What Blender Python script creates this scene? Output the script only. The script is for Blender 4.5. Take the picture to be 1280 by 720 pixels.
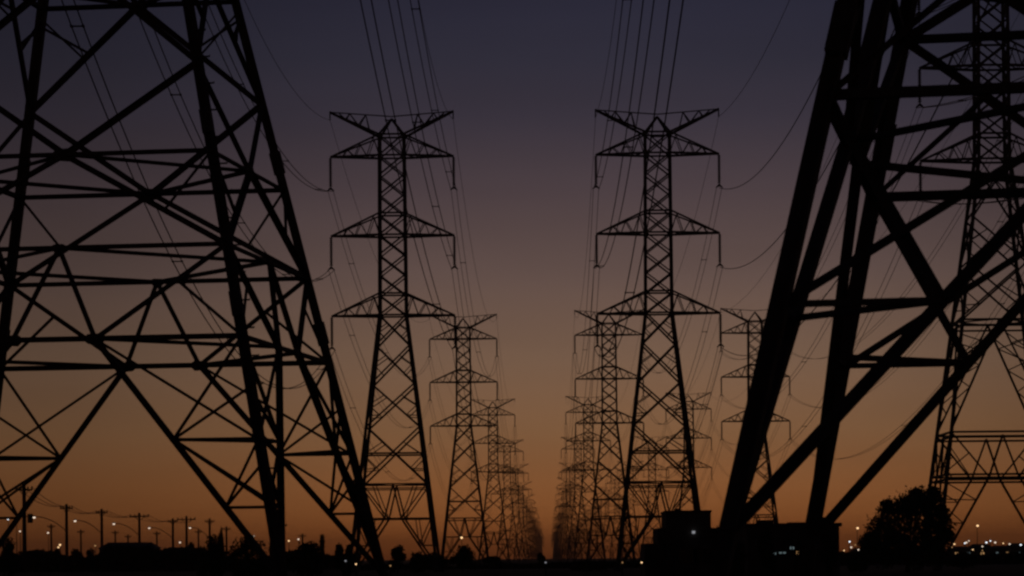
import bpy, math, random
from mathutils import Vector, Matrix

# ------------------------------------------------------------------ camera, sky, sun, exposure
scn = bpy.context.scene
for o in list(bpy.data.objects):
    bpy.data.objects.remove(o)
COL = scn.collection
EYE = 1.45                      # camera height over the ground, metres
FPX = 3410.0                    # focal length in pixels of a 1280 wide frame
ROLL = math.radians(0.5)
VPX, VPY = 686.0, 698.0         # where the rows of pylons vanish

cam = bpy.data.cameras.new("camera")
cam.sensor_width = 36.0
cam.lens = 36.0 * FPX / 1280.0
cam.shift_x = -(VPX - 640.0) / 1280.0
cam.shift_y = (VPY - 360.0) / 1280.0
cam.clip_start, cam.clip_end = 0.5, 40000.0
cam.dof.use_dof = True
cam.dof.focus_distance = 330.0
cam.dof.aperture_fstop = 3.2
camo = bpy.data.objects.new("camera", cam)
camo.matrix_world = (Matrix.Translation((0, 0, EYE)) @ Matrix.Rotation(math.radians(90), 4, 'X')
                     @ Matrix.Rotation(-ROLL, 4, 'Z'))
COL.objects.link(camo)
scn.camera = camo

def srgb(r, g, b):
    return tuple(((c / 255) / 12.92 if c / 255 <= 0.04045 else ((c / 255 + 0.055) / 1.055) ** 2.4) for c in (r, g, b)) + (1,)

SKY = [  # sine of elevation, colour of the dusk air there
    (0.0, (110, 56, 24)), (0.0053, (134, 73, 33)), (0.017, (140, 86, 47)), (0.0287, (136, 89, 54)), (0.0463, (128, 93, 65)), (0.0725, (118, 93, 76)), (0.103, (95, 78, 74)), (0.1331, (73, 62, 67)), (0.1587, (54, 50, 62)), (0.1797, (43, 43, 57)), (0.2005, (37, 38, 54)), (0.35, (23, 24, 40)), (1.0, (12, 13, 26)),
]
world = bpy.data.worlds.new("World")
scn.world = world
world.use_nodes = True
nt = world.node_tree
nt.nodes.clear()
N = nt.nodes.new
tc = N('ShaderNodeTexCoord')
sep = N('ShaderNodeSeparateXYZ'); nt.links.new(tc.outputs['Generated'], sep.inputs[0])
ramp = N('ShaderNodeValToRGB'); nt.links.new(sep.outputs['Z'], ramp.inputs[0])
cr = ramp.color_ramp
cr.interpolation = 'EASE' if False else 'LINEAR'
while len(cr.elements) > 1:
    cr.elements.remove(cr.elements[-1])
cr.elements[0].position = SKY[0][0]; cr.elements[0].color = srgb(*SKY[0][1])
for p, c in SKY[1:]:
    e = cr.elements.new(p); e.color = srgb(*c)
# the glow is strongest towards the set sun (straight down the corridor) and dies away round the horizon
az = N('ShaderNodeMath'); az.operation = 'ARCTAN2'
nt.links.new(sep.outputs['X'], az.inputs[0]); nt.links.new(sep.outputs['Y'], az.inputs[1])
sh = N('ShaderNodeMath'); sh.operation = 'SUBTRACT'; sh.inputs[1].default_value = 0.028
nt.links.new(az.outputs[0], sh.inputs[0])
ab = N('ShaderNodeMath'); ab.operation = 'ABSOLUTE'; nt.links.new(sh.outputs[0], ab.inputs[0])
fall = N('ShaderNodeValToRGB'); nt.links.new(ab.outputs[0], fall.inputs[0])
fr = fall.color_ramp; fr.interpolation = 'B_SPLINE'
fr.elements[0].position = 0.0; fr.elements[0].color = (1, 1, 1, 1)
fr.elements[1].position = 0.07; fr.elements[1].color = (0.96, 0.96, 0.96, 1)
for p, c in ((0.13, 0.79), (0.20, 0.56), (0.4, 0.40), (1.0, 0.22)):
    e = fr.elements.new(p); e.color = (c, c, c, 1)
mul = N('ShaderNodeMix'); mul.data_type = 'RGBA'; mul.blend_type = 'MULTIPLY'; mul.inputs['Factor'].default_value = 1
nt.links.new(ramp.outputs[0], mul.inputs[6]); nt.links.new(fall.outputs[0], mul.inputs[7])
mp = N('ShaderNodeMapping'); mp.inputs['Scale'].default_value = (5, 5, 34); nt.links.new(tc.outputs['Generated'], mp.inputs['Vector'])
vn = N('ShaderNodeTexNoise'); vn.inputs['Scale'].default_value = 1.0; vn.inputs['Detail'].default_value = 3.0; nt.links.new(mp.outputs[0], vn.inputs['Vector'])
vr = N('ShaderNodeMapRange'); vr.inputs['From Min'].default_value = 0.3; vr.inputs['From Max'].default_value = 0.7
vr.inputs['To Min'].default_value = 0.935; vr.inputs['To Max'].default_value = 1.065; nt.links.new(vn.outputs[0], vr.inputs['Value'])
mv = N('ShaderNodeVectorMath'); mv.operation = 'SCALE'; nt.links.new(mul.outputs[2], mv.inputs[0]); nt.links.new(vr.outputs[0], mv.inputs['Scale'])
nish = N('ShaderNodeTexSky'); nish.sky_type = 'NISHITA'; nish.sun_disc = False
SUN_EL, SUN_AZ = math.radians(0.6), 0.01
nish.sun_elevation = SUN_EL; nish.sun_rotation = SUN_AZ
bg1 = N('ShaderNodeBackground'); bg1.inputs[1].default_value = 1.0; nt.links.new(mv.outputs[0], bg1.inputs[0])
bg2 = N('ShaderNodeBackground'); bg2.inputs[1].default_value = 0.001; nt.links.new(nish.outputs[0], bg2.inputs[0])
add = N('ShaderNodeAddShader'); nt.links.new(bg1.outputs[0], add.inputs[0]); nt.links.new(bg2.outputs[0], add.inputs[1])
wo = N('ShaderNodeOutputWorld'); nt.links.new(add.outputs[0], wo.inputs[0])

sl = bpy.data.lights.new("afterglow_sun", 'SUN')
sl.energy = 0.01; sl.angle = math.radians(12); sl.color = (1.0, 0.62, 0.36)
so = bpy.data.objects.new("afterglow_sun", sl)
d = Vector((math.sin(SUN_AZ) * math.cos(SUN_EL), math.cos(SUN_AZ) * math.cos(SUN_EL), math.sin(SUN_EL)))
so.rotation_euler = d.to_track_quat('Z', 'Y').to_euler()
COL.objects.link(so)

scn.view_settings.view_transform = 'Standard'
scn.view_settings.look = 'None'
scn.view_settings.exposure = 0.0
scn.view_settings.gamma = 1.0
scn.view_settings.use_curve_mapping = False
scn.cycles.filter_width = 2.5

# ------------------------------------------------------------------ helpers
R = random.Random(7)

def spot(px, py, Y):
    """the point of the place seen at a photograph pixel when it stands Y metres away"""
    dx, dy = px - VPX, py - VPY
    c, s = math.cos(ROLL), math.sin(ROLL)
    u, v = dx * c - dy * s, dx * s + dy * c
    return Vector((u * Y / FPX, Y, EYE - v * Y / FPX))

class MB:
    def __init__(self):
        self.v, self.f = [], []
    def face(self, *idx): self.f.append(idx)
    def add(self, verts, faces):
        b = len(self.v)
        self.v += [tuple(x) for x in verts]
        self.f += [tuple(b + i for i in f) for f in faces]
    def prism(self, p, q, profile, up=None):
        """extrude a closed 2-D outline from p to q"""
        p, q = Vector(p), Vector(q)
        t = (q - p)
        if t.length < 1e-6: return
        t.normalize()
        up = Vector(up) if up is not None else Vector((0, 0, 1))
        if abs(t.dot(up.normalized())) > 0.97: up = Vector((0, 1, 0)) if abs(t.y) < 0.9 else Vector((1, 0, 0))
        a = (up - t * up.dot(t)).normalized(); b = t.cross(a)
        n = len(profile)
        vs = [p + a * x + b * y for x, y in profile] + [q + a * x + b * y for x, y in profile]
        fs = [(i, (i + 1) % n, n + (i + 1) % n, n + i) for i in range(n)] + [tuple(range(n - 1, -1, -1)), tuple(range(n, 2 * n))]
        self.add(vs, fs)
    def bar(self, p, q, w, up=None):
        h = w / 2
        self.prism(p, q, [(-h, -h), (h, -h), (h, h), (-h, h)], up)
    def angle(self, p, q, w, up=None, flip=1):
        """rolled steel angle section, legs w wide"""
        t = w * 0.13; o = w * 0.42
        pr = [(-o, -o), (w - o, -o), (w - o, t - o), (t - o, t - o), (t - o, w - o), (-o, w - o)]
        if flip < 0: pr = [(x, -y) for x, y in reversed(pr)]
        self.prism(p, q, pr, up)
    def tube(self, pts, r, n=6):
        pts = [Vector(p) for p in pts]
        b = len(self.v); m = len(pts)
        for i, p in enumerate(pts):
            t = (pts[min(i + 1, m - 1)] - pts[max(i - 1, 0)]).normalized()
            up = Vector((0, 0, 1)) if abs(t.z) < 0.95 else Vector((1, 0, 0))
            a = (up - t * up.dot(t)).normalized(); c = t.cross(a)
            rr = r[i] if isinstance(r, (list, tuple)) else r
            for k in range(n):
                an = 2 * math.pi * k / n
                self.v.append(tuple(p + (a * math.cos(an) + c * math.sin(an)) * rr))
        for i in range(m - 1):
            for k in range(n):
                self.f.append((b + i * n + k, b + i * n + (k + 1) % n, b + (i + 1) * n + (k + 1) % n, b + (i + 1) * n + k))
        self.f.append(tuple(b + k for k in range(n - 1, -1, -1)))
        self.f.append(tuple(b + (m - 1) * n + k for k in range(n)))
    def box(self, lo, hi):
        x0, y0, z0 = lo; x1, y1, z1 = hi
        self.add([(x0, y0, z0), (x1, y0, z0), (x1, y1, z0), (x0, y1, z0), (x0, y0, z1), (x1, y0, z1), (x1, y1, z1), (x0, y1, z1)],
                 [(0, 3, 2, 1), (4, 5, 6, 7), (0, 1, 5, 4), (1, 2, 6, 5), (2, 3, 7, 6), (3, 0, 4, 7)])
    def lathe(self, c, prof, n=8):
        c = Vector(c); b = len(self.v)
        for z, r in prof:
            for k in range(n):
                an = 2 * math.pi * k / n
                self.v.append(tuple(c + Vector((math.cos(an) * r, math.sin(an) * r, z))))
        for i in range(len(prof) - 1):
            for k in range(n):
                self.f.append((b + i * n + k, b + i * n + (k + 1) % n, b + (i + 1) * n + (k + 1) % n, b + (i + 1) * n + k))
        self.f.append(tuple(b + k for k in range(n - 1, -1, -1)))
        self.f.append(tuple(b + (len(prof) - 1) * n + k for k in range(n)))
    def leaf(self, p, s, rnd):
        a = Vector((rnd.gauss(0, 1), rnd.gauss(0, 1), rnd.gauss(0, 1))).normalized()
        b = a.orthogonal().normalized()
        b.rotate(Matrix.Rotation(rnd.uniform(0, 6.28), 3, a))
        c = a.cross(b)
        p = Vector(p)
        self.add([p - b * s, p + c * s * 0.45, p + b * s, p - c * s * 0.45], [(0, 1, 2, 3)])
    def mesh(self, name, mat):
        me = bpy.data.meshes.new(name)
        me.from_pydata(self.v, [], self.f); me.update()
        me.materials.append(mat)
        return me
    def build(self, name, mat, parent=None):
        return put(name, self.mesh(name, mat), parent)

def put(name, me, parent=None):
    o = bpy.data.objects.new(name, me); COL.objects.link(o)
    if parent is not None: o.parent = parent
    return o

def tag(o, label, cat, group=None):
    o['label'] = label; o['category'] = cat
    if group: o['group'] = group
    return o

def thing(name, label, cat, loc=(0, 0, 0), rz=0.0, group=None):
    o = bpy.data.objects.new(name, None); COL.objects.link(o)
    o.location = loc; o.rotation_euler = (0, 0, rz); o.empty_display_size = 0.5
    return tag(o, label, cat, group)

def copy_tree(o, parent=None):
    c = o.copy(); COL.objects.link(c); c.parent = parent
    for ch in list(o.children): copy_tree(ch, c)
    return c

def mat(name, c1, c2, scale=3.0, rough=0.7, metal=0.0, bump=0.0, detail=5):
    m = bpy.data.materials.new(name); m.use_nodes = True
    t = m.node_tree; b = t.nodes['Principled BSDF']
    co = t.nodes.new('ShaderNodeTexCoord')
    no = t.nodes.new('ShaderNodeTexNoise'); no.inputs['Scale'].default_value = scale; no.inputs['Detail'].default_value = detail
    t.links.new(co.outputs['Object'], no.inputs['Vector'])
    r = t.nodes.new('ShaderNodeValToRGB')
    r.color_ramp.elements[0].position = 0.3; r.color_ramp.elements[0].color = (*c1, 1)
    r.color_ramp.elements[1].position = 0.7; r.color_ramp.elements[1].color = (*c2, 1)
    t.links.new(no.outputs[0], r.inputs[0]); t.links.new(r.outputs[0], b.inputs['Base Color'])
    b.inputs['Roughness'].default_value = rough; b.inputs['Metallic'].default_value = metal
    if bump:
        bp = t.nodes.new('ShaderNodeBump'); bp.inputs['Strength'].default_value = bump
        t.links.new(no.outputs[0], bp.inputs['Height']); t.links.new(bp.outputs[0], b.inputs['Normal'])
    return m

def glow(name, col, strength):
    m = bpy.data.materials.new(name); m.use_nodes = True
    b = m.node_tree.nodes['Principled BSDF']
    b.inputs['Base Color'].default_value = (0.8, 0.8, 0.8, 1)
    b.inputs['Emission Color'].default_value = (*col, 1); b.inputs['Emission Strength'].default_value = strength
    return m

STEEL = mat('weathered_galvanised_steel', (0.055, 0.053, 0.05), (0.10, 0.097, 0.092), 1.5, 0.75)
PORC = mat('brown_porcelain', (0.03, 0.016, 0.011), (0.05, 0.025, 0.016), 4, 0.4)
WIRE = mat('dull_aluminium_wire', (0.05, 0.05, 0.05), (0.08, 0.08, 0.08), 2, 0.7)
SOIL = mat('dark_grassy_soil', (0.014, 0.013, 0.008), (0.04, 0.038, 0.02), 0.35, 0.95, bump=0.4, detail=10)
LEAF = mat('dark_leaves', (0.02, 0.03, 0.012), (0.05, 0.065, 0.025), 0.8, 0.8)
BARK = mat('bark', (0.03, 0.022, 0.016), (0.07, 0.05, 0.035), 4, 0.9, bump=0.5)
TIMBER = mat('tarred_timber', (0.025, 0.018, 0.013), (0.06, 0.042, 0.03), 3, 0.9)
CONC = mat('stained_concrete', (0.05, 0.047, 0.043), (0.12, 0.11, 0.10), 0.6, 0.9)
ROOFM = mat('dark_roof_sheet', (0.03, 0.03, 0.032), (0.06, 0.058, 0.055), 1.2, 0.7)
GLASS = mat('dark_window_glass', (0.01, 0.01, 0.012), (0.02, 0.02, 0.022), 1, 0.15)
WHITEL = glow('cool_white_lamp', (0.85, 0.93, 1.0), 1.8)
WARML = glow('sodium_lamp', (1.0, 0.62, 0.30), 1.7)
BLUEL = glow('bluish_lit_window', (0.62, 0.85, 0.9), 0.13)
AMBER = glow('amber_lit_window', (1.0, 0.55, 0.22), 0.4)
DIML = glow('dim_wall_lamp', (0.9, 0.92, 1.0), 0.26)
PALE = glow('pale_lamp', (1.0, 0.80, 0.62), 1.15)

# ------------------------------------------------------------------ ground
g = MB()
xs = [-7000, -2500, -900, -300, -120, -60, -20, 20, 60, 120, 300, 900, 2500, 7000]
ys = [-200, -60, 0, 40, 80, 130, 200, 300, 450, 700, 1100, 1800, 3000, 5000, 9000]
for j, y in enumerate(ys):
    for i, x in enumerate(xs):
        far = max(abs(x), abs(y))
        g.v.append((x, y, R.uniform(-0.06, 0.03) if far < 2000 else 0.0))
W = len(xs)
for j in range(len(ys) - 1):
    for i in range(W - 1):
        g.f.append((j * W + i, j * W + i + 1, (j + 1) * W + i + 1, (j + 1) * W + i))
go = g.build('ground', SOIL); go['kind'] = 'structure'

# ------------------------------------------------------------------ the two large angle pylons
Z1, Z2, Z3, Z4 = 15.31 + EYE, 11.72 + EYE, 8.25 + EYE, 4.45 + EYE
Z5 = 1.95 + EYE
ZC, Z0 = 18.75 + EYE, 22.85 + EYE          # corner node and the next belt above
ZA, ZB, ZD = 27.0 + EYE, 30.3 + EYE, 34.5 + EYE
ZTOP = 62.0
def hw(z):
    if z <= ZD: return 6.426 - 0.21 * (z - Z2)
    return hw(ZD)
def cor(sx, sy, z): return Vector((sx * hw(z), sy * hw(z), z))
FACES = [((-1, -1), (1, -1)), ((1, -1), (1, 1)), ((1, 1), (-1, 1)), ((-1, 1), (-1, -1))]
def onface(fc, s, z):
    """s runs -1..1 along the face from its first to its second leg"""
    a, b = cor(*fc[0], z), cor(*fc[1], z)
    return a.lerp(b, (s + 1) / 2)
ARMZ = (61.0, 51.7, 42.4)      # lower chord of the three conductor arms
ARMR = 7.3

def big_pylon(name, label, loc, rz, group, low_redundants=True, zf=0.8):
    t = thing(name, label, 'pylon', loc, rz, group)
    LW, BW, HW, RW = 0.37, 0.225, 0.18, 0.11
    for sx in (-1, 1):
        for sy in (-1, 1):
            m = MB()
            m.angle(cor(sx, sy, 0), cor(sx, sy, ZD), LW, up=(sx, 0, 0), flip=sx * sy)
            m.angle(cor(sx, sy, ZD), cor(sx, sy, ZTOP), LW * 0.7, up=(sx, 0, 0), flip=sx * sy)
            # splice plates
            for z in (Z3 + 1.2, Z1 + 1.1, Z0 + 1.0):
                m.bar(cor(sx, sy, z - 0.45), cor(sx, sy, z + 0.45), LW * 1.08, up=(sx, 0, 0))
            leg = m.build('leg', STEEL, t)
            c = MB(); c.box((sx * hw(0) - 0.7, sy * hw(0) - 0.7, -0.5), (sx * hw(0) + 0.7, sy * hw(0) + 0.7, max(.25, zf - 1.0)))
            c.build('footing', CONC, leg)
            if (sx, sy) == (1, -1):
                z = 2.2; k = 0
                while z < 24:
                    p = cor(sx, sy, z); m = MB()
                    if k % 2: m.tube([p + Vector((0.05, 0, 0)), p + Vector((0.52, 0, 0.0)), p + Vector((0.52, 0, 0.05))], 0.035, 5)
                    else: m.tube([p + Vector((0, 0.1, 0)), p + Vector((0.0, 0.45, 0))], 0.035, 5)
                    m.build('step_bolt', STEEL, leg)
                    z += 0.52; k += 1
    def brace(p, q, w, fc):
        n = (onface(fc, 0, 5) - Vector((0, 0, 5))); n.z = 0
        m = MB(); m.angle(p, q, w, up=n.normalized()); return m.build('brace', STEEL, t)
    for z, ww in ((Z3, HW * 1.15), (Z2, HW), (Z1, HW), (Z0, HW), (ZB, HW)):
        for fc in FACES:
            m = MB(); m.angle(onface(fc, -1, z), onface(fc, 1, z), ww, up=(0, 0, 1)); m.build('horizontal_beam', STEEL, t)
    N3 = 0.222                                   # the two nodes on the lowest belt
    def gusset(fc, s, z, size):
        c = onface(fc, s, z); e = (onface(fc, 1, z) - onface(fc, -1, z)).normalized()
        n = e.cross(Vector((0, 0, 1))).normalized()
        m = MB(); h = size
        P = [(-h, -.3 * h), (-.7 * h, -.52 * h), (.55 * h, -.62 * h), (h, -.2 * h), (.95 * h, .3 * h), (.6 * h, .55 * h), (-.75 * h, .5 * h), (-h, .25 * h)]
        vs = [c + e * x + Vector((0, 0, y)) + n * 0.06 for x, y in P] + [c + e * x + Vector((0, 0, y)) - n * 0.06 for x, y in P]
        k = len(P)
        m.add(vs, [tuple(range(k)), tuple(range(2 * k - 1, k - 1, -1))] + [(i, k + i, k + (i + 1) % k, (i + 1) % k) for i in range(k)])
        m.build('gusset_plate', STEEL, t)
    for fc in FACES:
        n = (onface(fc, 0, 5) - Vector((0, 0, 5))); n.z = 0; n.normalize()
        def r(p, q, w=RW):
            m = MB(); m.angle(p, q, w, up=n); m.build('thin_brace', STEEL, t)
        for z, s, sz in ((Z1, 0, .42), (Z2, 0, .27), (Z0, 0, .36), (Z3, N3, .36), (Z3, -N3, .36)): gusset(fc, s, z, sz)
        for s in (-1, 1):
            C = lambda z: onface(fc, s, z)
            n3, m2, m1, m0 = onface(fc, s * N3, Z3), onface(fc, 0, Z2), onface(fc, 0, Z1), onface(fc, 0, Z0)
            brace(n3, C(zf), BW * 1.1, fc)                     # lower leg braces
            brace(C(Z2), n3, BW * 0.85, fc); brace(m2, n3, BW * (1.45 if not low_redundants and abs(fc[0][0] + fc[1][0]) == 2 else 0.85), fc)
            brace(m1, C(Z2), BW, fc)
            brace(m1, C(ZC), BW, fc); brace(C(ZC), m0, BW, fc)
            brace(m0, C(ZA), BW * 0.9, fc); brace(C(ZA), onface(fc, 0, ZB), BW * 0.9, fc)
            brace(onface(fc, 0, ZB), C(ZD), BW * 0.8, fc)
            # redundants below the lowest belt
            low = C(zf)
            tz = lambda z: n3.lerp(low, (Z3 - z) / (Z3 - zf))
            b4, b5 = tz(Z4), tz(Z5)
            side = abs(fc[0][0] + fc[1][0]) == 2
            r(b4, C(Z4), RW * 1.15)
            if low_redundants or not side:
                r(C(Z3), b4, RW * (1.15 if low_redundants else 1.8)); r(n3, C(Z4 - .04), RW * (1.0 if low_redundants else 1.45))
            if low_redundants:
                r(b5, C(Z5)); r(C((Z3 + Z4) / 2), b4)
                r(C(Z4), b5); r(C(Z4 - 0.9), b5); r(b4, C(Z5 + 0.12))
            # redundants in the panels above
            r(C(Z3), C(Z2).lerp(n3, 0.38), RW)
            r(C(Z1), m1.lerp(C(Z2), 0.62)); 
            r(C(Z0 - 0.7), m0.lerp(C(ZC), 0.45)); r(C(ZC + (Z0 - ZC) * .9), C(ZC).lerp(m0, .5), RW * .8)
    # plan bracing: diamonds from belt middle to belt middle, hip links lower down
    for z in (Z2, Z1, Z0):
        m = MB()
        for i in range(4):
            m.angle(onface(FACES[i], 0, z), onface(FACES[(i + 1) % 4], 0, z), 0.15)
        m.build('plan_bracing', STEEL, t)
    def hip(p, q, w):
        m = MB(); m.angle(p, q, w); m.build('hip_brace', STEEL, t)
    for i in range(4):
        a, b = FACES[i], FACES[(i + 1) % 4]
        hip(onface(a, N3, Z3), onface(b, -N3, Z3), 0.15)
        f4 = (Z3 - Z4) / (Z3 - zf)
        pa = onface(a, N3, Z3).lerp(onface(a, 1, zf), f4); pb = onface(b, -N3, Z3).lerp(onface(b, -1, zf), f4)
        hip(pa, pb, 0.13)
        f5 = (Z3 - Z5) / (Z3 - zf)
        qa = onface(a, N3, Z3).lerp(onface(a, 1, zf), f5); qb = onface(b, -N3, Z3).lerp(onface(b, -1, zf), f5)
        if low_redundants: hip(pa, qb, 0.11)
    # slim cage over the waist
    m = MB(); nz = 9; zs = [ZD + (ZTOP - ZD) * i / nz for i in range(nz + 1)]
    for i in range(nz):
        for fc in FACES:
            m.angle(onface(fc, -1, zs[i]), onface(fc, 1, zs[i + 1]), 0.16); m.angle(onface(fc, 1, zs[i]), onface(fc, -1, zs[i + 1]), 0.16)
            m.angle(onface(fc, -1, zs[i + 1]), onface(fc, 1, zs[i + 1]), 0.16)
    m.build('cage_bracing', STEEL, t)
    w = hw(ZTOP)
    for s in (-1, 1):
        for z in ARMZ:
            m = MB(); tip = Vector((s * ARMR, 0, z))
            for y in (-1, 1):
                m.angle((s * w, y * w, z), tip, 0.22); m.angle((s * w, y * w, z + 2.6), tip, 0.18)
                for k in (0.25, 0.5, 0.75):
                    a = Vector((s * w, y * w, z)).lerp(tip, k); b = Vector((s * w, y * w, z + 2.6)).lerp(tip, k - 0.2)
                    m.angle(a, b, 0.1)
            m.build('crossarm', STEEL, t)
        m = MB(); tip = Vector((s * ARMR, 0, 66.0))
        for y in (-1, 1):
            m.angle((s * w, y * w, ZTOP), tip, 0.2)
        m.angle((0, 0, 65.2), tip, 0.13); m.angle((0, 0, 65.2), (s * w, w, ZTOP), .15); m.angle((0, 0, 65.2), (s * w, -w, ZTOP), .15)
        m.build('earth_wire_arm', STEEL, t)
    return t

LOC_L, RZ_L = (-17.23, 108.0, 0), -0.1432
LOC_R, RZ_R = (13.36, 54.64, 0), -0.1781
big_pylon('lattice_pylon', 'large wide-legged steel pylon filling the left side, its top out of view', LOC_L, RZ_L, 'wide-legged angle pylons')
big_pylon('lattice_pylon', 'closest pylon, with the thickest black legs, rising beside the stepped building on the right', LOC_R, RZ_R, 'wide-legged angle pylons', False, 1.85)

# ------------------------------------------------------------------ the slimmer suspension pylons of the rows
K = 314.0 / FPX                  # metres for one photo pixel at the first full pylon
def zz(px): return EYE + (px + 14) * K
ZW0, ZCOL0 = zz(291), zz(516)
TARM0 = [zz(490), zz(391), zz(291)]
TTOP0 = [zz(516), zz(418), zz(318)]
TIPX = 77 * K
INS = 3.55
def row_pylon_meshes(ext=0.0):
    """ext > 0: the same head on a body that much taller, with a broad portal base"""
    M = {}
    ZW, ZCOL = ZW0 + ext, ZCOL0 + ext
    TARM, TTOP = [v + ext for v in TARM0], [v + ext for v in TTOP0]
    def zz(px): return EYE + (px + 14) * K + ext
    HB = K * 54.5 if not ext else 6.7
    def tw(z):
        if z >= ZW: return K * (16.5 - (z - ZW) / (ZCOL - ZW) * 1.3)
        return K * 16.5 + (ZW - z) / ZW * (HB - K * 16.5)
    def tc_(sx, sy, z): return Vector((sx * tw(z), sy * tw(z), z))
    def tf(fc, s, z): return tc_(*fc[0], z).lerp(tc_(*fc[1], z), (s + 1) / 2)
    LW, BW, RW = 0.34, 0.20, 0.11
    for sx in (-1, 1):
        for sy in (-1, 1):
            m = MB(); m.bar(tc_(sx, sy, 0), tc_(sx, sy, ZW), LW); m.bar(tc_(sx, sy, ZW), tc_(sx, sy, ZCOL), LW * 0.85)
            m.bar(tc_(sx, sy, -0.3), tc_(sx, sy, 0.3), 0.8)
            M[('leg', sx, sy)] = m.mesh('leg', STEEL)
    m = MB()
    # column: X panels and rings
    zs = []
    for a, b, n in ((zz(291), zz(391), 4), (zz(391), zz(490), 4), (zz(490), ZCOL, 1)):
        zs += [a + (b - a) * i / n for i in range(n)]
    zs.append(ZCOL)
    for i in range(len(zs) - 1):
        for fc in FACES:
            m.bar(tf(fc, -1, zs[i]), tf(fc, 1, zs[i + 1]), BW * .9); m.bar(tf(fc, 1, zs[i]), tf(fc, -1, zs[i + 1]), BW * .7)
    for z in (zz(291), zz(318), zz(391), zz(418), zz(490), ZCOL):
        for fc in FACES: m.bar(tf(fc, -1, z), tf(fc, 1, z), 0.2)
    m_col = m; M['column_bracing'] = m.mesh('column_bracing', STEEL)
    m = MB()
    def xpanels(pz, w1, red):
        for i in range(len(pz) - 1):
            for fc in FACES:
                m.bar(tf(fc, -1, pz[i]), tf(fc, 1, pz[i + 1]), w1); m.bar(tf(fc, 1, pz[i]), tf(fc, -1, pz[i + 1]), w1)
                zm = (pz[i] + pz[i + 1]) / 2        # redundants from the legs to the diagonals
                for s in (-1, 1):
                    q = tf(fc, s, pz[i]).lerp(tf(fc, -s, pz[i + 1]), 0.27); q2 = tf(fc, s, pz[i + 1]).lerp(tf(fc, -s, pz[i]), 0.27)
                    m.bar(tf(fc, s, zm), q, red); m.bar(tf(fc, s, zm), q2, red)
                    if i >= 2: m.bar(tf(fc, s, (zm + pz[i + 1]) / 2), q2, red)
    def ring(z, w, to=None):
        for fc in FACES: (to or m).bar(tf(fc, -1, z), tf(fc, 1, z), w)
    if not ext:
        xpanels([zz(v) for v in (291, 253, 205, 151, 80)], BW, RW)
        M['body_bracing'] = m.mesh('body_bracing', STEEL)
        m = MB()
        z1, z2, z3 = zz(118), zz(80), zz(37)
        for z, w in ((z1, .2), (z2, .14), (z2 - 0.5, .13), (z3, .17)): ring(z, w)
        for i in range(4): m.bar(tf(FACES[i], 0, z2), tf(FACES[(i + 1) % 4], 0, z2), .13)
        for fc in FACES:
            top = tf(fc, 0, z2)
            for s in (-1, 1):
                nd = tf(fc, s * 0.22, z3); foot = tf(fc, s, 0.0)
                m.bar(top, nd, .15); m.bar(nd, foot, BW); m.bar(tf(fc, s, z2), nd, .14); m.bar(tf(fc, s * .62, z2), nd, .10)
                e = nd.lerp(foot, 0.5)
                m.bar(tf(fc, s, z3), e, RW); m.bar(tf(fc, s, z3 * .5), e, RW); m.bar(tf(fc, s * .6, z3), e, RW)
        M['base_bracing'] = m.mesh('base_bracing', STEEL)
    else:
        za, zb, zc_ = EYE + 23.0, EYE + 11.95, EYE + 7.8
        xpanels([ZW, EYE + 33.2, EYE + 28.6, za], BW * .9, RW)
        for zq, wq in ((za, .2), (za - .55, .18)): ring(zq, wq)
        for fc in FACES:
            top = tf(fc, 0, za)
            for s in (-1, 1):
                q = tf(fc, s, zb + .3); m.bar(top, q, BW * .9)
                for u in (.22, .42, .62, .82):
                    p = top.lerp(q, u); m.bar(p, tf(fc, s, p.z + .9), RW); m.bar(p, tf(fc, s, p.z - 1.3), RW)
                m.bar(tf(fc, s, EYE + 19), top.lerp(q, .12), RW)
        for i in range(4): m.bar(tf(FACES[i], 0, za), tf(FACES[(i + 1) % 4], 0, za), .13)
        M['body_bracing'] = m.mesh('body_bracing', STEEL)
        m = MB()
        for zq, wq in ((zb, .2), (zb - .5, .2), (zc_, .2), (zc_ - .5, .2)): ring(zq, wq, m)
        for fc in FACES:
            for s in (-1, 1):
                mid = tf(fc, 0, zb - .3); lo = tf(fc, s * .26, zc_ - .25); foot = tf(fc, s, 0)
                m.bar(tf(fc, s, zb), lo, .17); m.bar(mid, lo, .17); m.bar(lo, foot, BW)
                m.bar(tf(fc, s * .62, zc_), tf(fc, s, zb - 1.4), RW); m.bar(tf(fc, s * .62, zb - 2.0), tf(fc, s, zc_ + .4), RW)
                for u in (.25, .5, .72):
                    p = lo.lerp(foot, u); m.bar(p, tf(fc, s, p.z + .1), RW); m.bar(p, tf(fc, s, p.z + 1.7), RW)
        M['base_bracing'] = m.mesh('base_bracing', STEEL)
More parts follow.
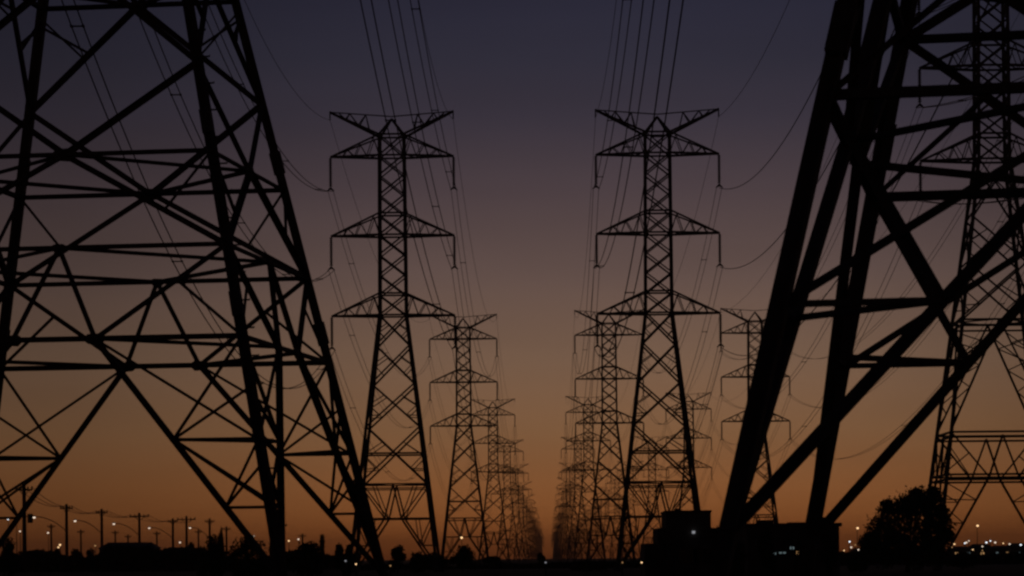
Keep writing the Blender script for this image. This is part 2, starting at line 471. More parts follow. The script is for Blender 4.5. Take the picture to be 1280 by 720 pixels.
    for s in (-1, 1):
        for i in range(3):
            m = MB(); z, zt = TARM[i], TTOP[i]; tip = Vector((s * TIPX, 0, z))
            wb, wt = tw(z), tw(zt)
            for y in (-1, 1):
                A, B = Vector((s * wb, y * wb, z)), Vector((s * wt, y * wt, zt))
                m.bar(A, tip, 0.24); m.bar(B, tip, 0.18)
                ka, kb = [0.25, 0.5, 0.75], [0.12, 0.4, 0.66]
                for u, v in zip(ka, kb): m.bar(A.lerp(tip, u), B.lerp(tip, v), 0.09)
                for u, v in zip([0.0, .25, .5], kb): m.bar(A.lerp(tip, u), B.lerp(tip, v), 0.09)
            for u, v in ((0, .25), (.25, .5), (.5, .75)):
                m.bar(Vector((s * wb, -wb, z)).lerp(tip, u), Vector((s * wb, wb, z)).lerp(tip, v), .09)
            M[('crossarm', s, i)] = m.mesh('crossarm', STEEL)
            ins = MB(); h = INS / 15
            prof = [(0, 0.05), (-0.15, 0.05)]
            for k in range(14):
                b = -0.15 - k * h
                prof += [(b, 0.09), (b - h * .35, 0.20), (b - h * .6, 0.19), (b - h * .7, 0.09)]
            prof += [(-INS + 0.1, 0.05), (-INS, 0.05)]
            ins.lathe((s * TIPX, 0, z), prof, 8)
            M[('insulator', s, i)] = ins.mesh('insulator_string', PORC)
            yk = MB(); c = Vector((s * TIPX, 0, z - INS))
            yk.add([c + Vector((x, y, zc)) for y in (-.05, .05) for x, zc in ((-.1, .05), (.1, .05), (.42, -.32), (.42, -.42), (0, -.2), (-.42, -.42), (-.42, -.32))],
                   [(0, 1, 2, 3, 4, 5, 6), (13, 12, 11, 10, 9, 8, 7)] + [(k, k + 7, (k + 1) % 7 + 7, (k + 1) % 7) for k in range(7)])
            M[('yoke', s, i)] = yk.mesh('yoke_plate', STEEL)
        m = MB(); tip = Vector((s * TIPX, 0, zz(546))); w = tw(ZCOL); ap = Vector((0, 0, zz(537)))
        for y in (-1, 1):
            B = Vector((s * w, y * w, ZCOL)); m.bar(B, tip, 0.25)
            m.bar(ap, B, 0.2)
            T = Vector((0, 0, zz(540)))
            for u, v in ((.2, .42), (.42, .42), (.42, .68), (.68, .68), (.68, .86)): m.bar(B.lerp(tip, u), T.lerp(tip, v), 0.1)
        m.bar(Vector((0, 0, zz(540))), tip, 0.12); m.bar(tip + Vector((0, 0, .1)), tip - Vector((0, 0, .9)), .14)
        M[('earth', s)] = m.mesh('earth_wire_arm', STEEL)
    return M
PM = row_pylon_meshes()
EXT = 39.0 + EYE - ZW0
PM_TALL = row_pylon_meshes(EXT)

def row_pylon(label, loc, group, PM=PM, rz=0.0):
    t = thing('lattice_pylon', label, 'pylon', loc, rz, group)
    for sx in (-1, 1):
        for sy in (-1, 1): put('leg', PM[('leg', sx, sy)], t)
    for k in ('column_bracing', 'body_bracing', 'base_bracing'): put(k, PM[k], t)
    for s in (-1, 1):
        put('earth_wire_arm', PM[('earth', s)], t)
        for i in range(3):
            a = put('crossarm', PM[('crossarm', s, i)], t)
            ins = put('insulator_string', PM[('insulator', s, i)], t)
            put('yoke_plate', PM[('yoke', s, i)], ins)
    return t

def joined_pylon():
    m = MB()
    for k, me in PM.items():
        b = len(m.v)
        m.v += [tuple(v.co) for v in me.vertices]; m.f += [tuple(b + i for i in p.vertices) for p in me.polygons]
    return m.mesh('lattice_pylon', STEEL)
JOINED = joined_pylon()

ORD = ['first', 'second', 'third', 'fourth', 'fifth', 'sixth', 'seventh', 'eighth', 'ninth', 'tenth', 'eleventh', 'twelfth',
       'thirteenth', 'fourteenth', 'fifteenth', 'sixteenth', 'seventeenth', 'eighteenth', 'nineteenth', 'twentieth', 'twenty-first', 'twenty-second']
ROWS = {
    'left': dict(x=-17.65, y=[314, 575, 880] + [1184 + 300 * i for i in range(19)]),
    'middle': dict(x=12.9, y=[314, 568, 868] + [1165 + 300 * i for i in range(19)]),
    'right': dict(x=44.2, y=[270, 566, 855] + [1155 + 300 * i for i in range(19)]),
}
ROWNAME = {'left': 'the row on the left of the corridor', 'middle': 'the row on the right of the corridor', 'right': 'the outermost row at far right'}
SPECIAL = {
    ('left', 0): 'slender three-armed pylon standing complete just right of the large left pylon',
    ('middle', 0): 'slender three-armed pylon standing complete behind the stepped dark building',
    ('right', 0): 'slender pylon seen through the bracing of the closest pylon, above the round tree',
    ('right', 1): 'distant pylon half hidden behind the thick left leg of the closest pylon',
    ('left', 1): 'distant pylon standing just right of the complete left pylon, about half its height',
    ('middle', 1): 'distant pylon overlapping the complete right pylon from its left, about half its height',
}
for rn, rd in ROWS.items():
    for i, y in enumerate(rd['y']):
        lab = SPECIAL.get((rn, i), f'{ORD[i]} pylon counting into the distance in {ROWNAME[rn]}')
        loc = (rd['x'] + (R.uniform(-.2, .2) if i > 2 else 0), y + (R.uniform(-8, 8) if i > 2 else 0), 0)
        if (rn, i) == ('right', 1): loc = (loc[0] - 1.0, loc[1], 0)
        if i < 5: row_pylon(lab, loc, 'slender pylons in the rows', PM_TALL if (rn, i) == ('right', 0) else PM)
        else:
            o = put('lattice_pylon', JOINED); o.location = loc
            o.scale = (1, 1, R.uniform(.95, 1.05)); o.rotation_euler.z = math.radians(R.uniform(-1.5, 1.5))
            tag(o, lab, 'pylon', 'slender pylons in the rows')

# ------------------------------------------------------------------ power lines
WR = 0.040
def line(label, A, B, sag, bundle=0.62, r=WR, group='power lines', n=48, spacers=True):
    A, B = Vector(A), Vector(B)
    root = thing('power_line', label, 'power line', A, 0, group)
    side = Vector((B - A).cross(Vector((0, 0, 1)))).normalized() * (bundle / 2)
    pts = []
    for k in range(n + 1):
        t = k / n
        p = A.lerp(B, t) - A; p.z -= 4 * sag * t * (1 - t); pts.append(p)
    if bundle > 0:
        for s in (-1, 1):
            m = MB(); m.tube([p + side * s for p in pts], r, 5); m.build('wire', WIRE, root)
        if spacers:
            for k in range(4, n - 2, 9):
                p = pts[k]; m = MB()
                m.bar(p - side * 1.15, p + side * 1.15, 0.075)
                m.bar(p - side - Vector((0, .18, 0)), p - side + Vector((0, .18, 0)), 0.11); m.bar(p + side - Vector((0, .18, 0)), p + side + Vector((0, .18, 0)), 0.11)
                m.build('spacer', STEEL, root)
    else:
        m = MB(); m.tube(pts, r, 5); m.build('wire', WIRE, root)
    return root

def local(loc, rz, p): return Vector(loc) + Matrix.Rotation(rz, 3, 'Z') @ Vector(p)
def clamp(rn, i, s, k): return Vector((ROWS[rn]['x'] - (1.0 if (rn, i) == ('right', 1) else 0) + s * TIPX, ROWS[rn]['y'][i], TARM0[k] - INS - 0.38 + (EXT if (rn, i) == ('right', 0) else 0)))
def peak(rn, i, s): return Vector((ROWS[rn]['x'] - (1.0 if (rn, i) == ('right', 1) else 0) + s * TIPX, ROWS[rn]['y'][i], zz(546) - 0.9 + (EXT if (rn, i) == ('right', 0) else 0)))
TIER = ['top', 'middle', 'bottom']; SIDE = {-1: 'left', 1: 'right'}
BIG = {'left': (LOC_L, RZ_L, 'the large left pylon'), 'middle': (LOC_R, RZ_R, 'the closest pylon')}
FULL = {'left': 'the complete left pylon', 'middle': 'the complete right pylon', 'right': 'the pylon over the tree'}
SAG = {('left', 1): (5.2, 5.1, 5.1), ('left', -1): (11, 13, 15), ('middle', -1): (9.4, 10.8, 12.0), ('middle', 1): (14, 12.2, 12.0)}
for rn in ('left', 'middle'):
    loc, rz, bn = BIG[rn]
    for s in (-1, 1):
        for k in range(3):
            line(f'{"single" if (rn, s) == ("middle", 1) else "twin"} power line from the {TIER[k]} {SIDE[s]} arm of {FULL[rn]} toward the viewer',
                 clamp(rn, 0, s, k), local(loc, rz, (s * ARMR, 0, ARMZ[k] - 2.0)), SAG[(rn, s)][k], bundle=0.0 if (rn, s) == ('middle', 1) else 0.62, group='power lines overhead')
        line(f'thin earth wire from the {SIDE[s]} peak of {FULL[rn]} toward the viewer',
             peak(rn, 0, s), local(loc, rz, (s * ARMR, 0, 66.0)), 10.8, 0, 0.026, group='power lines overhead')
for s in (-1, 1):
    for k in range(3):
        a = clamp('right', 0, s, k)
        line(f'twin line from the {TIER[k]} {SIDE[s]} arm of {FULL["right"]} toward the viewer',
             a, (a.x, -60, a.z + 1.0), 13.0, group='power lines overhead')
    a = peak('right', 0, s)
    line(f'thin earth wire from the {SIDE[s]} peak of {FULL["right"]} toward the viewer', a, (a.x, -60, a.z), 9.0, 0, 0.026, group='power lines overhead')
for rn in ('left', 'middle', 'right'):
    for i in range(3):
        fr_ = FULL[rn]
        for s in (-1, 1):
            for k in range(3):
                lab = (f'twin power line hanging behind the {TIER[k]} {SIDE[s]} arm of {fr_}' if i == 0 else
                       f'{TIER[k]} {SIDE[s]} line of the {"second" if i == 1 else "third"} span behind {fr_}')
                line(lab, clamp(rn, i, s, k), clamp(rn, i + 1, s, k), 12.5 if rn == 'right' else 11.0, bundle=0.62, r=0.032 if i < 2 else 0.04,
                     group='power lines between the row pylons', n=32, spacers=(i == 0))
            if i < 2:
                lab = (f'thin earth wire running back from the {SIDE[s]} peak of {fr_}' if i == 0 else
                       f'{SIDE[s]} earth wire of the second span behind {fr_}')
                line(lab, peak(rn, i, s), peak(rn, i + 1, s), 8.0, 0, 0.026, group='power lines between the row pylons', n=32)

# ------------------------------------------------------------------ trees and bushes
def crown_mesh(rx, ry, rz_, n, leaf, rnd, lobes=9, base=0.0):
    """leaf blades spread through several uneven clumps"""
    m = MB(); cl = []
    for _ in range(lobes):
        a = rnd.uniform(0, 6.28); q = rnd.uniform(0.15, 0.72); h = rnd.uniform(-.6, .72)
        cl.append((Vector((math.cos(a) * q * rx * (1 - .35 * abs(h)), math.sin(a) * q * ry * (1 - .35 * abs(h)), h * rz_)), rnd.uniform(.28, .48)))
    cl.append((Vector((0, 0, 0)), .62))
    for _ in range(n):
        c, s = rnd.choice(cl)
        v = Vector((rnd.gauss(0, 1), rnd.gauss(0, 1), rnd.gauss(0, 1))).normalized() * (rnd.random() ** 0.45) * s * rnd.uniform(.85, 1.18)
        p = c + Vector((v.x * rx, v.y * ry, v.z * rz_))
        if p.z + base < 0.02: p.z = -base + rnd.uniform(.02, .5)
        m.leaf(p, leaf * rnd.uniform(.6, 1.3), rnd)
    return m

def tree(name, label, cat, px, top, Y, width_px, seed, n=5000, leaf=.22, trunk=.25, group=None, low=0.12):
    rnd = random.Random(seed)
    b = spot(px, top, Y); H = b.z; w = width_px * Y / FPX / 2
    t = thing(name, label, cat, (b.x, Y, 0), 0, group)
    cz = H * (0.5 + low / 2); rz_ = H * (0.5 - low / 2)
    m = crown_mesh(w, w * .9, rz_, n, leaf, rnd, lobes=11, base=cz)
    o = m.build('crown', LEAF, t); o.location = (0, 0, cz)
    m = MB(); m.tube([(0, 0, -.2), (rnd.uniform(-.1, .1), 0, H * .3), (rnd.uniform(-.2, .2), 0, H * .62)], [trunk * H / 7, trunk * .75 * H / 7, trunk * .4 * H / 7], 8)
    for k in range(7):
        a = k * 2.4; z = H * rnd.uniform(.22, .5)
        e = Vector((math.cos(a) * w * rnd.uniform(.5, .8), math.sin(a) * w * .6, z + H * rnd.uniform(.12, .32)))
        m.tube([(0, 0, z), Vector((0, 0, z)).lerp(e, .5) + Vector((0, 0, .15)), e], [.09 * H / 7, .06 * H / 7, .02], 5)
    m.build('trunk', BARK, t)
    return t

def mound_tree():
    rnd = random.Random(12); Y = 230.0; k = Y / FPX
    c0 = spot(1134, 690, Y)
    t = thing('tree', 'broad ragged bushy tree standing in front of the outer right pylon', 'tree', (c0.x, Y, 0))
    clumps = [(1150, 640, 30), (1122, 650, 27), (1100, 664, 20), (1163, 628, 17), (1174, 656, 17), (1143, 627, 15), (1086, 678, 13), (1160, 675, 24),
              (1122, 674, 24), (1186, 670, 9), (1146, 618, 8), (1168, 616, 8), (1112, 634, 10), (1140, 690, 22), (1108, 690, 20), (1172, 690, 18), (1132, 632, 13), (1178, 640, 8), (1090, 692, 14)]
    m = MB()
    for px, py, r in clumps:
        p = spot(px, py, Y); c = Vector((p.x - c0.x, rnd.uniform(-1.6, 1.6) * (1 - abs(px - 1134) / 90), p.z)); rr = r * k
        for _ in range(int(46 * r)):
            v = Vector((rnd.gauss(0, 1), rnd.gauss(0, 1), rnd.gauss(0, 1))).normalized() * rr * (rnd.random() ** .42) * rnd.uniform(.85, 1.2)
            q = c + v
            if q.z > 0.05: m.leaf(q, .17 * rnd.uniform(.6, 1.4), rnd)
        for _ in range(5):            # twigs poking out
            v = Vector((rnd.gauss(0, .8), rnd.gauss(0, .6), abs(rnd.gauss(0, 1)))).normalized()
            e = c + v * rr * rnd.uniform(1.05, 1.35)
            for u in range(7): m.leaf(c.lerp(e, .7 + .05 * u) + Vector((rnd.uniform(-.08, .08), 0, rnd.uniform(-.08, .08))), .13, rnd)
    m.build('crown', LEAF, t)
    m = MB(); m.tube([(0, 0, -.2), (.1, 0, 1.2), (.3, 0, 3.2)], [.22, .18, .1], 8)
    for px, py, r in clumps[:10]:
        p = spot(px, py, Y); e = Vector((p.x - c0.x, 0, p.z)); m.tube([(.05, 0, .8), Vector((.05, 0, .8)).lerp(e, .5) + Vector((0, 0, .2)), e], [.11, .07, .03], 5)
    m.build('trunk', BARK, t)
mound_tree()
BUSH = [
    (264, 667, 190, 44, 'ragged bush left of the inner leg foot of the large left pylon', .13),
    (312, 663, 175, 74, 'wide bush around the inner leg foot of the large left pylon', .13),
    (383, 675, 185, 70, 'dome-shaped bush between the two right legs of the large left pylon', .13),
    (429, 677, 200, 26, 'narrow upright bush just left of the outermost leg of the large left pylon', .13),
    (497, 683, 300, 26, 'sparse ragged shrub just right of the outermost leg of the large left pylon', .17),
    (522, 689, 290, 40, 'low shrub under the complete left pylon', .17),
    (578, 680, 330, 46, 'dome-shaped bush right of the complete left pylon', .18),
    (548, 692, 320, 40, 'flat low shrub at the right foot of the complete left pylon', .18),
    (616, 694, 420, 40, 'tiny low bush among the distant left row', .2),
    (677, 691, 420, 13, 'tiny dark bush at the dark end of the corridor', .16),
    (740, 700, 300, 60, 'low shrub at the left foot of the complete right pylon', .18),
    (912, 662, 150, 46, 'bush between the two dark flat-roofed buildings', .11),
    (1070, 690, 215, 40, 'small bush at the left edge of the broad tree', .13),
    (1204, 690, 260, 60, 'low shrub just right of the broad tree', .14),
    (1036, 657, 160, 22, 'small bush rising over the roof line behind the rear leg of the closest pylon', .1),
    (958, 655, 155, 30, 'bush at the left end of the dark flat building under the closest pylon', .1),
    (1006, 658, 156, 34, 'low bush in front of the middle of the dark flat building', .1),
    (10, 674, 260, 26, 'bush at the left edge of the photo', .14),
    (180, 678, 420, 24, 'bush at the right end of the long shed', .17),
    (150, 681, 430, 44, 'low bush in front of the long shed', .17),
    (222, 684, 420, 40, 'low bush right of the long shed', .17),
    (44, 685, 440, 16, 'tiny bush just right of the tallest utility pole', .17),
    (68, 687, 450, 24, 'low bush left of the second utility pole', .17),
    (136, 682, 440, 26, 'bush covering the left corner of the long shed', .17),
    (206, 683, 440, 22, 'small bush covering the right corner of the long shed', .17),
    (98, 684, 440, 20, 'small round bush right of the second utility pole', .17),
    (112, 687, 460, 18, 'tiny bush left of the third utility pole', .17),
    (238, 679, 440, 14, 'narrow upright bush near the two close utility poles', .16),
    (276, 660, 420, 9, 'thin pointed shrub rising above the ragged bush', .15),
    (341, 668, 420, 12, 'thin shrub rising right of the inner leg of the large left pylon', .15),
    (402, 668, 420, 10, 'thin pointed shrub rising above the dome-shaped bush', .15),
]
for j, (px, top, Y, wpx, lab, lf) in enumerate(BUSH):
    tree('bush', lab, 'bush', px, top, Y, wpx, 40 + j, 2600, lf, .16, 'bushes along the ground', low=0.0)

def thicket(name, label, y, x0, x1, h0, h1, n, leaf, seed):
    rnd = random.Random(seed); m = MB()
    ph = [rnd.uniform(0, 6.28) for _ in range(6)]
    for _ in range(n):
        x = rnd.uniform(x0, x1); u = (x - x0)
        e = sum(math.sin(u * f + p) for f, p in zip((.02, .05, .09, .16, .3, .47), ph)) / 6
        h = h0 + (h1 - h0) * (0.5 + e)
        z = rnd.random() ** .7 * h
        m.leaf((x, y + rnd.uniform(-6, 6), z), leaf * rnd.uniform(.6, 1.4), rnd)
    o = m.build(name, LEAF); o['kind'] = 'stuff'; o['label'] = label; o['category'] = 'thicket'
thicket('undergrowth', 'dark low undergrowth along the left skyline', 430, -112, -30, 1.5, 4.3, 19000, .42, 5)
thicket('undergrowth', 'dark low undergrowth across the end of the corridor', 400, -30, 30, .3, 1.0, 9000, .42, 6)
thicket('undergrowth', 'dark low undergrowth along the right skyline', 420, 30, 84, .8, 2.0, 9000, .4, 8)

# ------------------------------------------------------------------ buildings
def window(m_parent, x, z, w, h, y, lit):
    f = MB()
    t = .07
    f.box((x - w / 2 - t, y - .06, z - t), (x + w / 2 + t, y - .003, z)); f.box((x - w / 2 - t, y - .06, z + h), (x + w / 2 + t, y - .003, z + h + t))
    f.box((x - w / 2 - t, y - .06, z), (x - w / 2, y - .003, z + h)); f.box((x + w / 2, y - .06, z), (x + w / 2 + t, y - .003, z + h))
    f.box((x - .03, y - .05, z), (x + .03, y - .004, z + h))
    o = f.build('window', ROOFM, m_parent)
    p = MB(); p.box((x - w / 2 + .002, y - .03, z + .002), (x - .032, y - .006, z + h - .002)); p.box((x + .032, y - .03, z + .002), (x + w / 2 - .002, y - .006, z + h - .002))
    p.build('pane', lit, o)

def stepped_building():
    Y = 190.0; k = Y / FPX
    def X(px): return spot(px, 690, Y).x
    def Z(py, px=850): return spot(px, py, Y).z
    x0 = X(848)
    t = thing('building', 'dark flat-roofed building with a stepped outline in front of the complete right pylon', 'building', (x0, Y, 0))
    m = MB()
    m.box((X(806) - x0, 0.35, -.3), (X(905) - x0, 9, Z(679)))
    m.box((X(822) - x0, 0.15, -.3), (X(899) - x0, 8.6, Z(660)))
    m.box((X(833) - x0, -.05, -.3), (X(889) - x0, 8.2, Z(640.5)))
    m.build('wall', CONC, t)
    m = MB()
    m.box((X(832) - x0, -.2, Z(640.5) + .002), (X(890) - x0, 8.35, Z(638)))
    m.build('roof', ROOFM, t)
    m = MB(); m.box((X(846) - x0, 2, Z(638) + .002), (X(853) - x0, 3.2, Z(635))); m.build('roof_unit', ROOFM, t)
    m = MB()
    c = Vector((X(867) - x0, -.22, Z(665.5)))
    m.box((c.x - .10, -.28, c.z - .09), (c.x + .10, -.06, c.z + .09)); m.build('wall_lamp', DIML, t)
    m = MB(); m.box((X(838) - x0, -.1, 0), (X(846) - x0, -.054, 2.1)); m.build('door', ROOFM, t)
    window(t, X(860) - x0, 1.0, 1.2, 1.0, -.05, GLASS); window(t, X(878) - x0, 1.0, 1.2, 1.0, -.05, GLASS)
stepped_building()

def low_building(label, px0, px1, top, Y, lit, windows, pitched=0.0, depth=9.0, extra=()):
    a, b = spot(px0, top, Y), spot(px1, top, Y)
    xc = (a.x + b.x) / 2; w = (b.x - a.x) / 2; H = a.z
    t = thing('building', label, 'building', (xc, Y, 0), 0, 'low buildings on the skyline')
    eave = H - pitched
    m = MB(); m.box((-w, 0, -.3), (w, depth, eave)); m.build('wall', CONC, t)
    m = MB()
    if pitched:
        o = .35
        m.add([(-w - o, -o, eave + .003), (w + o, -o, eave + .003), (w + o, depth + o, eave + .003), (-w - o, depth + o, eave + .003), (-w * .8, depth / 2, H), (w * .8, depth / 2, H)],
              [(0, 1, 5, 4), (1, 2, 5), (2, 3, 4, 5), (3, 0, 4), (3, 2, 1, 0)])
    else:
        m.box((-w - .15, -.15, eave + .003), (w + .15, depth + .15, eave + .22))
    rf = m.build('roof', ROOFM, t)
    for (ex, ew, eh) in extra:
        m = MB(); e = ex * w; m.box((e - ew, 2, H + .02 if not pitched else eave + .1), (e + ew, 2 + 2 * ew, H + eh)); m.build('roof_unit', ROOFM, rf)
    for i in range(windows):
        x = -w + (i + .5) * 2 * w / windows
        window(t, x, 1.0 if Y > 200 else .35, min(1.3 if Y > 200 else .5, 1.1 * w / windows), min(1.1 if Y > 200 else .3, eave - 1.35), 0, lit[i % len(lit)])
    return t
db = low_building('dark flat building behind the left legs of the closest pylon, a few windows lit', 934, 1049, 659, 165, [GLASS], 0, extra=((-.55, .5, .45), (.3, .9, .3), (.72, .3, .6)))
dbx = db.location.x
for px, py, w_, h_, mt in ((968, 692, .2, .14, BLUEL), (978, 691, .42, .10, BLUEL), (990, 685, .26, .16, BLUEL), (997, 691, .14, .2, AMBER), (1040, 685, .18, .16, BLUEL), (1045, 691, .12, .18, AMBER), (1020, 688, .3, .2, GLASS), (952, 686, .3, .2, GLASS)):
    p = spot(px, py, 165.0); window(db, p.x - dbx, p.z - h_ / 2, w_, h_, 0, mt)
low_building('long dark shed on the left skyline below the utility poles', 124, 192, 678, 520, [GLASS], 4, 1.2)
low_building('dark low house on the left skyline near the bushes', 204, 240, 684, 560, [AMBER, GLASS], 2, .8)
HOUSES = [
    (1068, 1098, 685, 640, [AMBER, WARML, GLASS], 4, .8, 'low house with amber lit windows left of the broad tree'),
    (1192, 1214, 683, 700, [AMBER, GLASS, BLUEL], 3, .8, 'low house with lit windows just right of the broad tree'),
    (1216, 1240, 680, 760, [GLASS, AMBER, GLASS], 3, 1.0, 'low house with a pitched roof near the lone lamp post at far right'),
    (1243, 1262, 682, 720, [BLUEL, GLASS, AMBER], 3, .7, 'low house between the lone lamp post and the right edge'),
    (1264, 1284, 679, 780, [GLASS, BLUEL], 3, .9, 'low house cut by the right edge of the photo'),
]
for a, b, top, Y, lit, nw, pit, lab in HOUSES:
    low_building(lab, a, b, top, Y, lit, nw, pit)

# ------------------------------------------------------------------ utility poles with street lamps along the road on the left
POLES = [(30, 605, 420), (83, 630, 560), (127, 636, 610), (174, 641, 660), (216, 648, 735), (233, 645, 705), (262, 648, 740), (283, 658, 880), (101, 662, 980), (144, 663, 1000), (196, 664, 1010), (306, 663, 900), (64, 655, 900), (160, 668, 1050), (248, 662, 1000), (352, 664, 950), (378, 667, 980)]
tips = []
PW = ['nearest and tallest wooden utility pole at the left edge', 'utility pole with a long curved lamp arm, next right of the tallest pole',
      'utility pole with a curved lamp arm above the left end of the long shed', 'utility pole with a wide crossarm above the long dark shed',
      'utility pole just right of the long dark shed', 'taller of the two close utility poles right of the long shed',
      'utility pole left of the ragged bush', 'faint short utility pole by the ragged bush',
      'tiny far utility pole above the gap between the second and third tall poles', 'tiny far utility pole above the left part of the long shed',
      'tiny far utility pole by the right end of the long shed', 'short utility pole just left of the inner leg of the large left pylon', 'faint far utility pole between the first two tall poles',
      'tiny faint pole above the middle of the long shed', 'faint far pole just left of the ragged bush', 'short far pole right of the inner leg of the large left pylon',
      'short far pole rising behind the dome-shaped bush']
for j, (px, top, Y) in enumerate(POLES):
    p = spot(px, top, Y); H = p.z
    t = thing('utility_pole', PW[j], 'utility pole', (p.x, Y, 0), 0, 'utility poles along the left road')
    m = MB(); m.tube([(0, 0, -.3), (0, 0, H * .5), (0, 0, H)], [.36, .32, .28], 8); m.build('pole', TIMBER, t)
    m = MB(); wdt = 2.4 if j in (3, 5) else 1.3
    m.bar((-wdt, 0, H - .9), (wdt, 0, H - .9), .26); m.bar((-wdt * .6, 0, H - .9), (0, 0, H - 1.9), .1); m.bar((wdt * .6, 0, H - .9), (0, 0, H - 1.9), .1)
    m.build('crossarm', TIMBER, t)
    for s in (-1, -.5, .5, 1):
        m = MB(); m.lathe((s * wdt * .92, 0, H - .77), [(0, .08), (.12, .14), (.24, .1), (.36, .13), (.42, .05)], 8); m.build('insulator', PORC, t)
    if j == 0:
        m = MB(); m.tube([(.9, 0, H - 6.0), (.9, 0, H - 4.6)], .42, 10); m.bar((0, 0, H - 5), (.9, 0, H - 5), .15); m.build('transformer', STEEL, t)
    if j in (1, 2, 3, 4, 6):
        L = {1: 6.3, 2: 5.6, 3: 5.8, 4: 6.0, 6: 5.0}[j]; za = H * .58
        pts = []
        for q in range(11):
            u = q / 10; pts.append((-L * u, 0, za + 3.1 * (1 - (1 - u) ** 2.0)))
        a = MB(); a.tube(pts, .085, 6); a = a.build('lamp_arm', STEEL, t)
        e = Vector(pts[-1])
        h = MB(); h.lathe(e + Vector((-.35, 0, -.02)), [(0, .22), (.14, .34), (.26, .18), (.32, .04)], 8); h.build('lamp_housing', STEEL, a)
        b = MB(); b.lathe(e + Vector((-.35, 0, -.34)), [(0, .08), (.1, .24), (.22, .29), (.315, .25)], 10)
        b.build('lamp_lens', PALE, a)
    tips.append((Vector((p.x, Y, H - .4)), wdt))
for j in range(5):
    a, b = tips[j], tips[j + 1]
    t = thing('overhead_cable', f'sagging cables between the {ORD[j]} and {ORD[j+1]} utility poles from the left edge', 'overhead cable', a[0], 0, 'cables along the utility poles')
    for s in (-1, 0, 1):
        A = Vector((s * a[1] * .9, 0, 0)); B = b[0] - a[0] + Vector((s * b[1] * .9, 0, 0)); m = MB()
        pts = []
        for q in range(13):
            u = q / 12; p = A.lerp(B, u); p.z -= 4 * 1.1 * u * (1 - u) - .0; pts.append(p)
        m.tube(pts, .055, 5); m.build('wire', WIRE, t)

# ------------------------------------------------------------------ far street lamps
LAMPS = [  # pixel, distance, light, radius px, label
    (10, 649, 520, WHITEL, 1.7, 'white street lamp at the left edge, left one of a close pair'),
    (20, 648, 520, WHITEL, 1.9, 'white street lamp at the left edge, right one of a close pair'),
    (25, 664, 560, PALE, 1.6, 'pale street lamp low beside the tallest utility pole'),
    (60, 666, 600, PALE, 1.7, 'pale street lamp between the first two utility poles'),
    (75, 681, 500, WARML, 2.0, 'orange street lamp low beside the second utility pole'),
    (73, 684, 480, WARML, 1.6, 'orange lamp just below and left of another orange lamp'),
    (119, 682, 600, AMBER, 1.8, 'dim amber street lamp at the foot of the third utility pole'),
    (225, 678, 640, PALE, 1.7, 'pale street lamp low right of the long shed'),
    (317, 670, 600, PALE, 1.6, 'pale street lamp seen beside the inner leg of the large left pylon'),
    (361, 676, 600, WARML, 1.6, 'left one of two lamps above the rounded bush'),
    (373, 674, 600, PALE, 1.6, 'right one of two lamps above the rounded bush'),
    (448, 673, 500, WARML, 2.3, 'bright orange street lamp just left of the complete left pylon'),
    (432, 701, 150, DIML, 1.9, 'bluish lamp low beside the outermost leg of the large left pylon'),
    (445, 705, 145, WARML, 1.6, 'small orange lamp lowest beside the large left pylon'),
    (577, 672, 520, WARML, 2.3, 'bright orange street lamp above the dome-shaped bush'),
    (488, 707, 150, AMBER, 1.7, 'small amber lamp right of the outermost leg of the large left pylon'),
    (682, 703, 160, DIML, 1.8, 'bluish lamp low in the middle of the corridor'),
    (778, 703, 165, AMBER, 1.5, 'dim amber lamp left of the two by the stepped building'),
    (802, 703, 165, WARML, 1.7, 'orange lamp at the left foot of the stepped building'),
    (928, 663, 420, WARML, 2.4, 'orange lamp beside the thick left leg of the closest pylon'),
    (1072, 660, 480, WARML, 2.2, 'orange street lamp left of the broad tree'),
    (1064, 684, 480, PALE, 1.8, 'pale lamp low left of the broad tree, below the orange lamp'),
    (1082, 682, 480, WARML, 1.6, 'orange lamp tucked against the left edge of the broad tree'),
    (1222, 657, 520, WARML, 2.2, 'orange lamp on a lone tall post right of the broad tree'),
    (1193, 680, 520, WARML, 1.6, 'small orange lamp at the right edge of the broad tree'),
    (1208, 678, 560, PALE, 1.8, 'pale lamp left of the lone tall lamp post'),
    (1233, 678, 560, WHITEL, 1.8, 'white lamp right of the lone tall lamp post'),
    (1244, 678, 560, PALE, 1.9, 'pale lamp second to the right of the lone tall lamp post'),
    (1262, 680, 540, PALE, 1.6, 'pale lamp second from the right edge'),
    (1276, 681, 540, WHITEL, 1.7, 'white lamp nearest the right edge'),
]
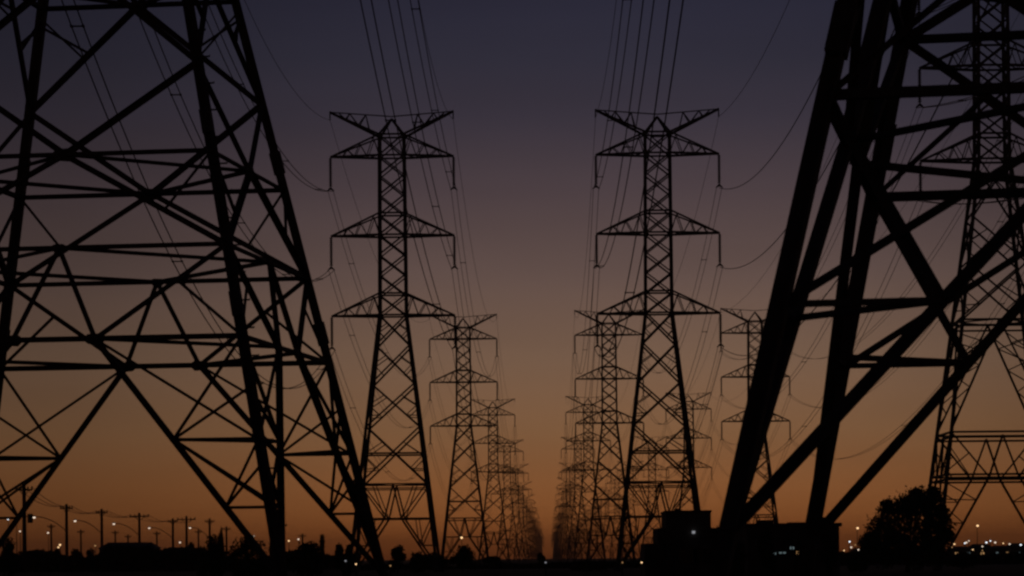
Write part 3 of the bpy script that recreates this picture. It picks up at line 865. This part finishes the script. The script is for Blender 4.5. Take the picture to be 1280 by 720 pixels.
EXTRA = [(1216, 687, WARML, 1.3, 'orange lamp low beneath the lone tall lamp post'), (1228, 683, PALE, 1.5, 'pale lamp just right of the lone tall lamp post'),
         (1206, 679, WHITEL, 1.4, 'white lamp in a cluster left of the lone tall lamp post'), (1211, 676, PALE, 1.3, 'topmost pale lamp of the cluster left of the lone tall lamp post'),
         (1238, 676, WHITEL, 1.4, 'topmost white lamp of the cluster right of the lone tall lamp post'), (1228, 688, AMBER, 1.3, 'amber lamp lowest near the lone tall lamp post'),
         (1254, 679, WARML, 1.3, 'orange lamp third from the right edge'), (1190, 684, AMBER, 1.3, 'amber lamp low against the right side of the broad tree'),
         (1062, 677, WHITEL, 1.6, 'white lamp of the cluster between the closest pylon and the broad tree'), (1073, 687, PALE, 1.5, 'pale lamp lowest of the cluster left of the broad tree'),
         (1055, 688, WARML, 1.3, 'orange lamp nearest the closest pylon front brace foot'), (1069, 681, AMBER, 1.5, 'amber lamp in the middle of the cluster left of the broad tree')]
for e in EXTRA: LAMPS.append((e[0], e[1], 390 + (e[0] * 7) % 23, e[2], e[3], e[4]))
for px, py, Y, mt, rp, lab in LAMPS:
    p = spot(px, py, Y); r = rp * Y / FPX * .62; H = p.z
    t = thing('street_lamp', lab, 'street lamp', (p.x, Y, 0), 0, 'distant street lamps')
    m = MB(); m.tube([(.0, .3 + r, -.2), (0, .3 + r, H * .7), (0, .3 + r, H + r * 1.2)], [max(.05, min(.12, .012 * H)), .06, .05], 6); m.build('post', STEEL, t)
    m = MB(); m.tube([(0, .3 + r, H + r * 1.2), (0, 0, H + r * 1.15)], .05, 5)
    m.lathe((0, 0, H), [(r * .62, r * .85), (r * .95, r * .75), (r * 1.2, r * .25)], 10); m.build('lamp_hood', STEEL, t)
    m = MB(); m.lathe((0, 0, H), [(-r, r * .3), (-r * .7, r * .75), (-r * .2, r), (r * .25, r), (r * .615, r * .84)], 12); m.build('lamp_globe', mt, t)

# ------------------------------------------------------------------ the dusk air
HAZE = 1.1e-4
hz = MB(); hz.box((-7600, -400, -1.6), (7600, 9600, 70.0))
hm = bpy.data.materials.new('dusk_haze'); hm.use_nodes = True
t = hm.node_tree; t.nodes.clear()
pv = t.nodes.new('ShaderNodeVolumePrincipled'); pv.inputs['Color'].default_value = (0.95, 0.78, 0.62, 1)
pv.inputs['Density'].default_value = HAZE; pv.inputs['Anisotropy'].default_value = 0.55
out = t.nodes.new('ShaderNodeOutputMaterial'); t.links.new(pv.outputs[0], out.inputs['Volume'])
if HAZE > 0:
    ho = hz.build('haze', hm); ho['kind'] = 'stuff'
    ho['label'] = 'thin dusk haze between the rows of pylons'
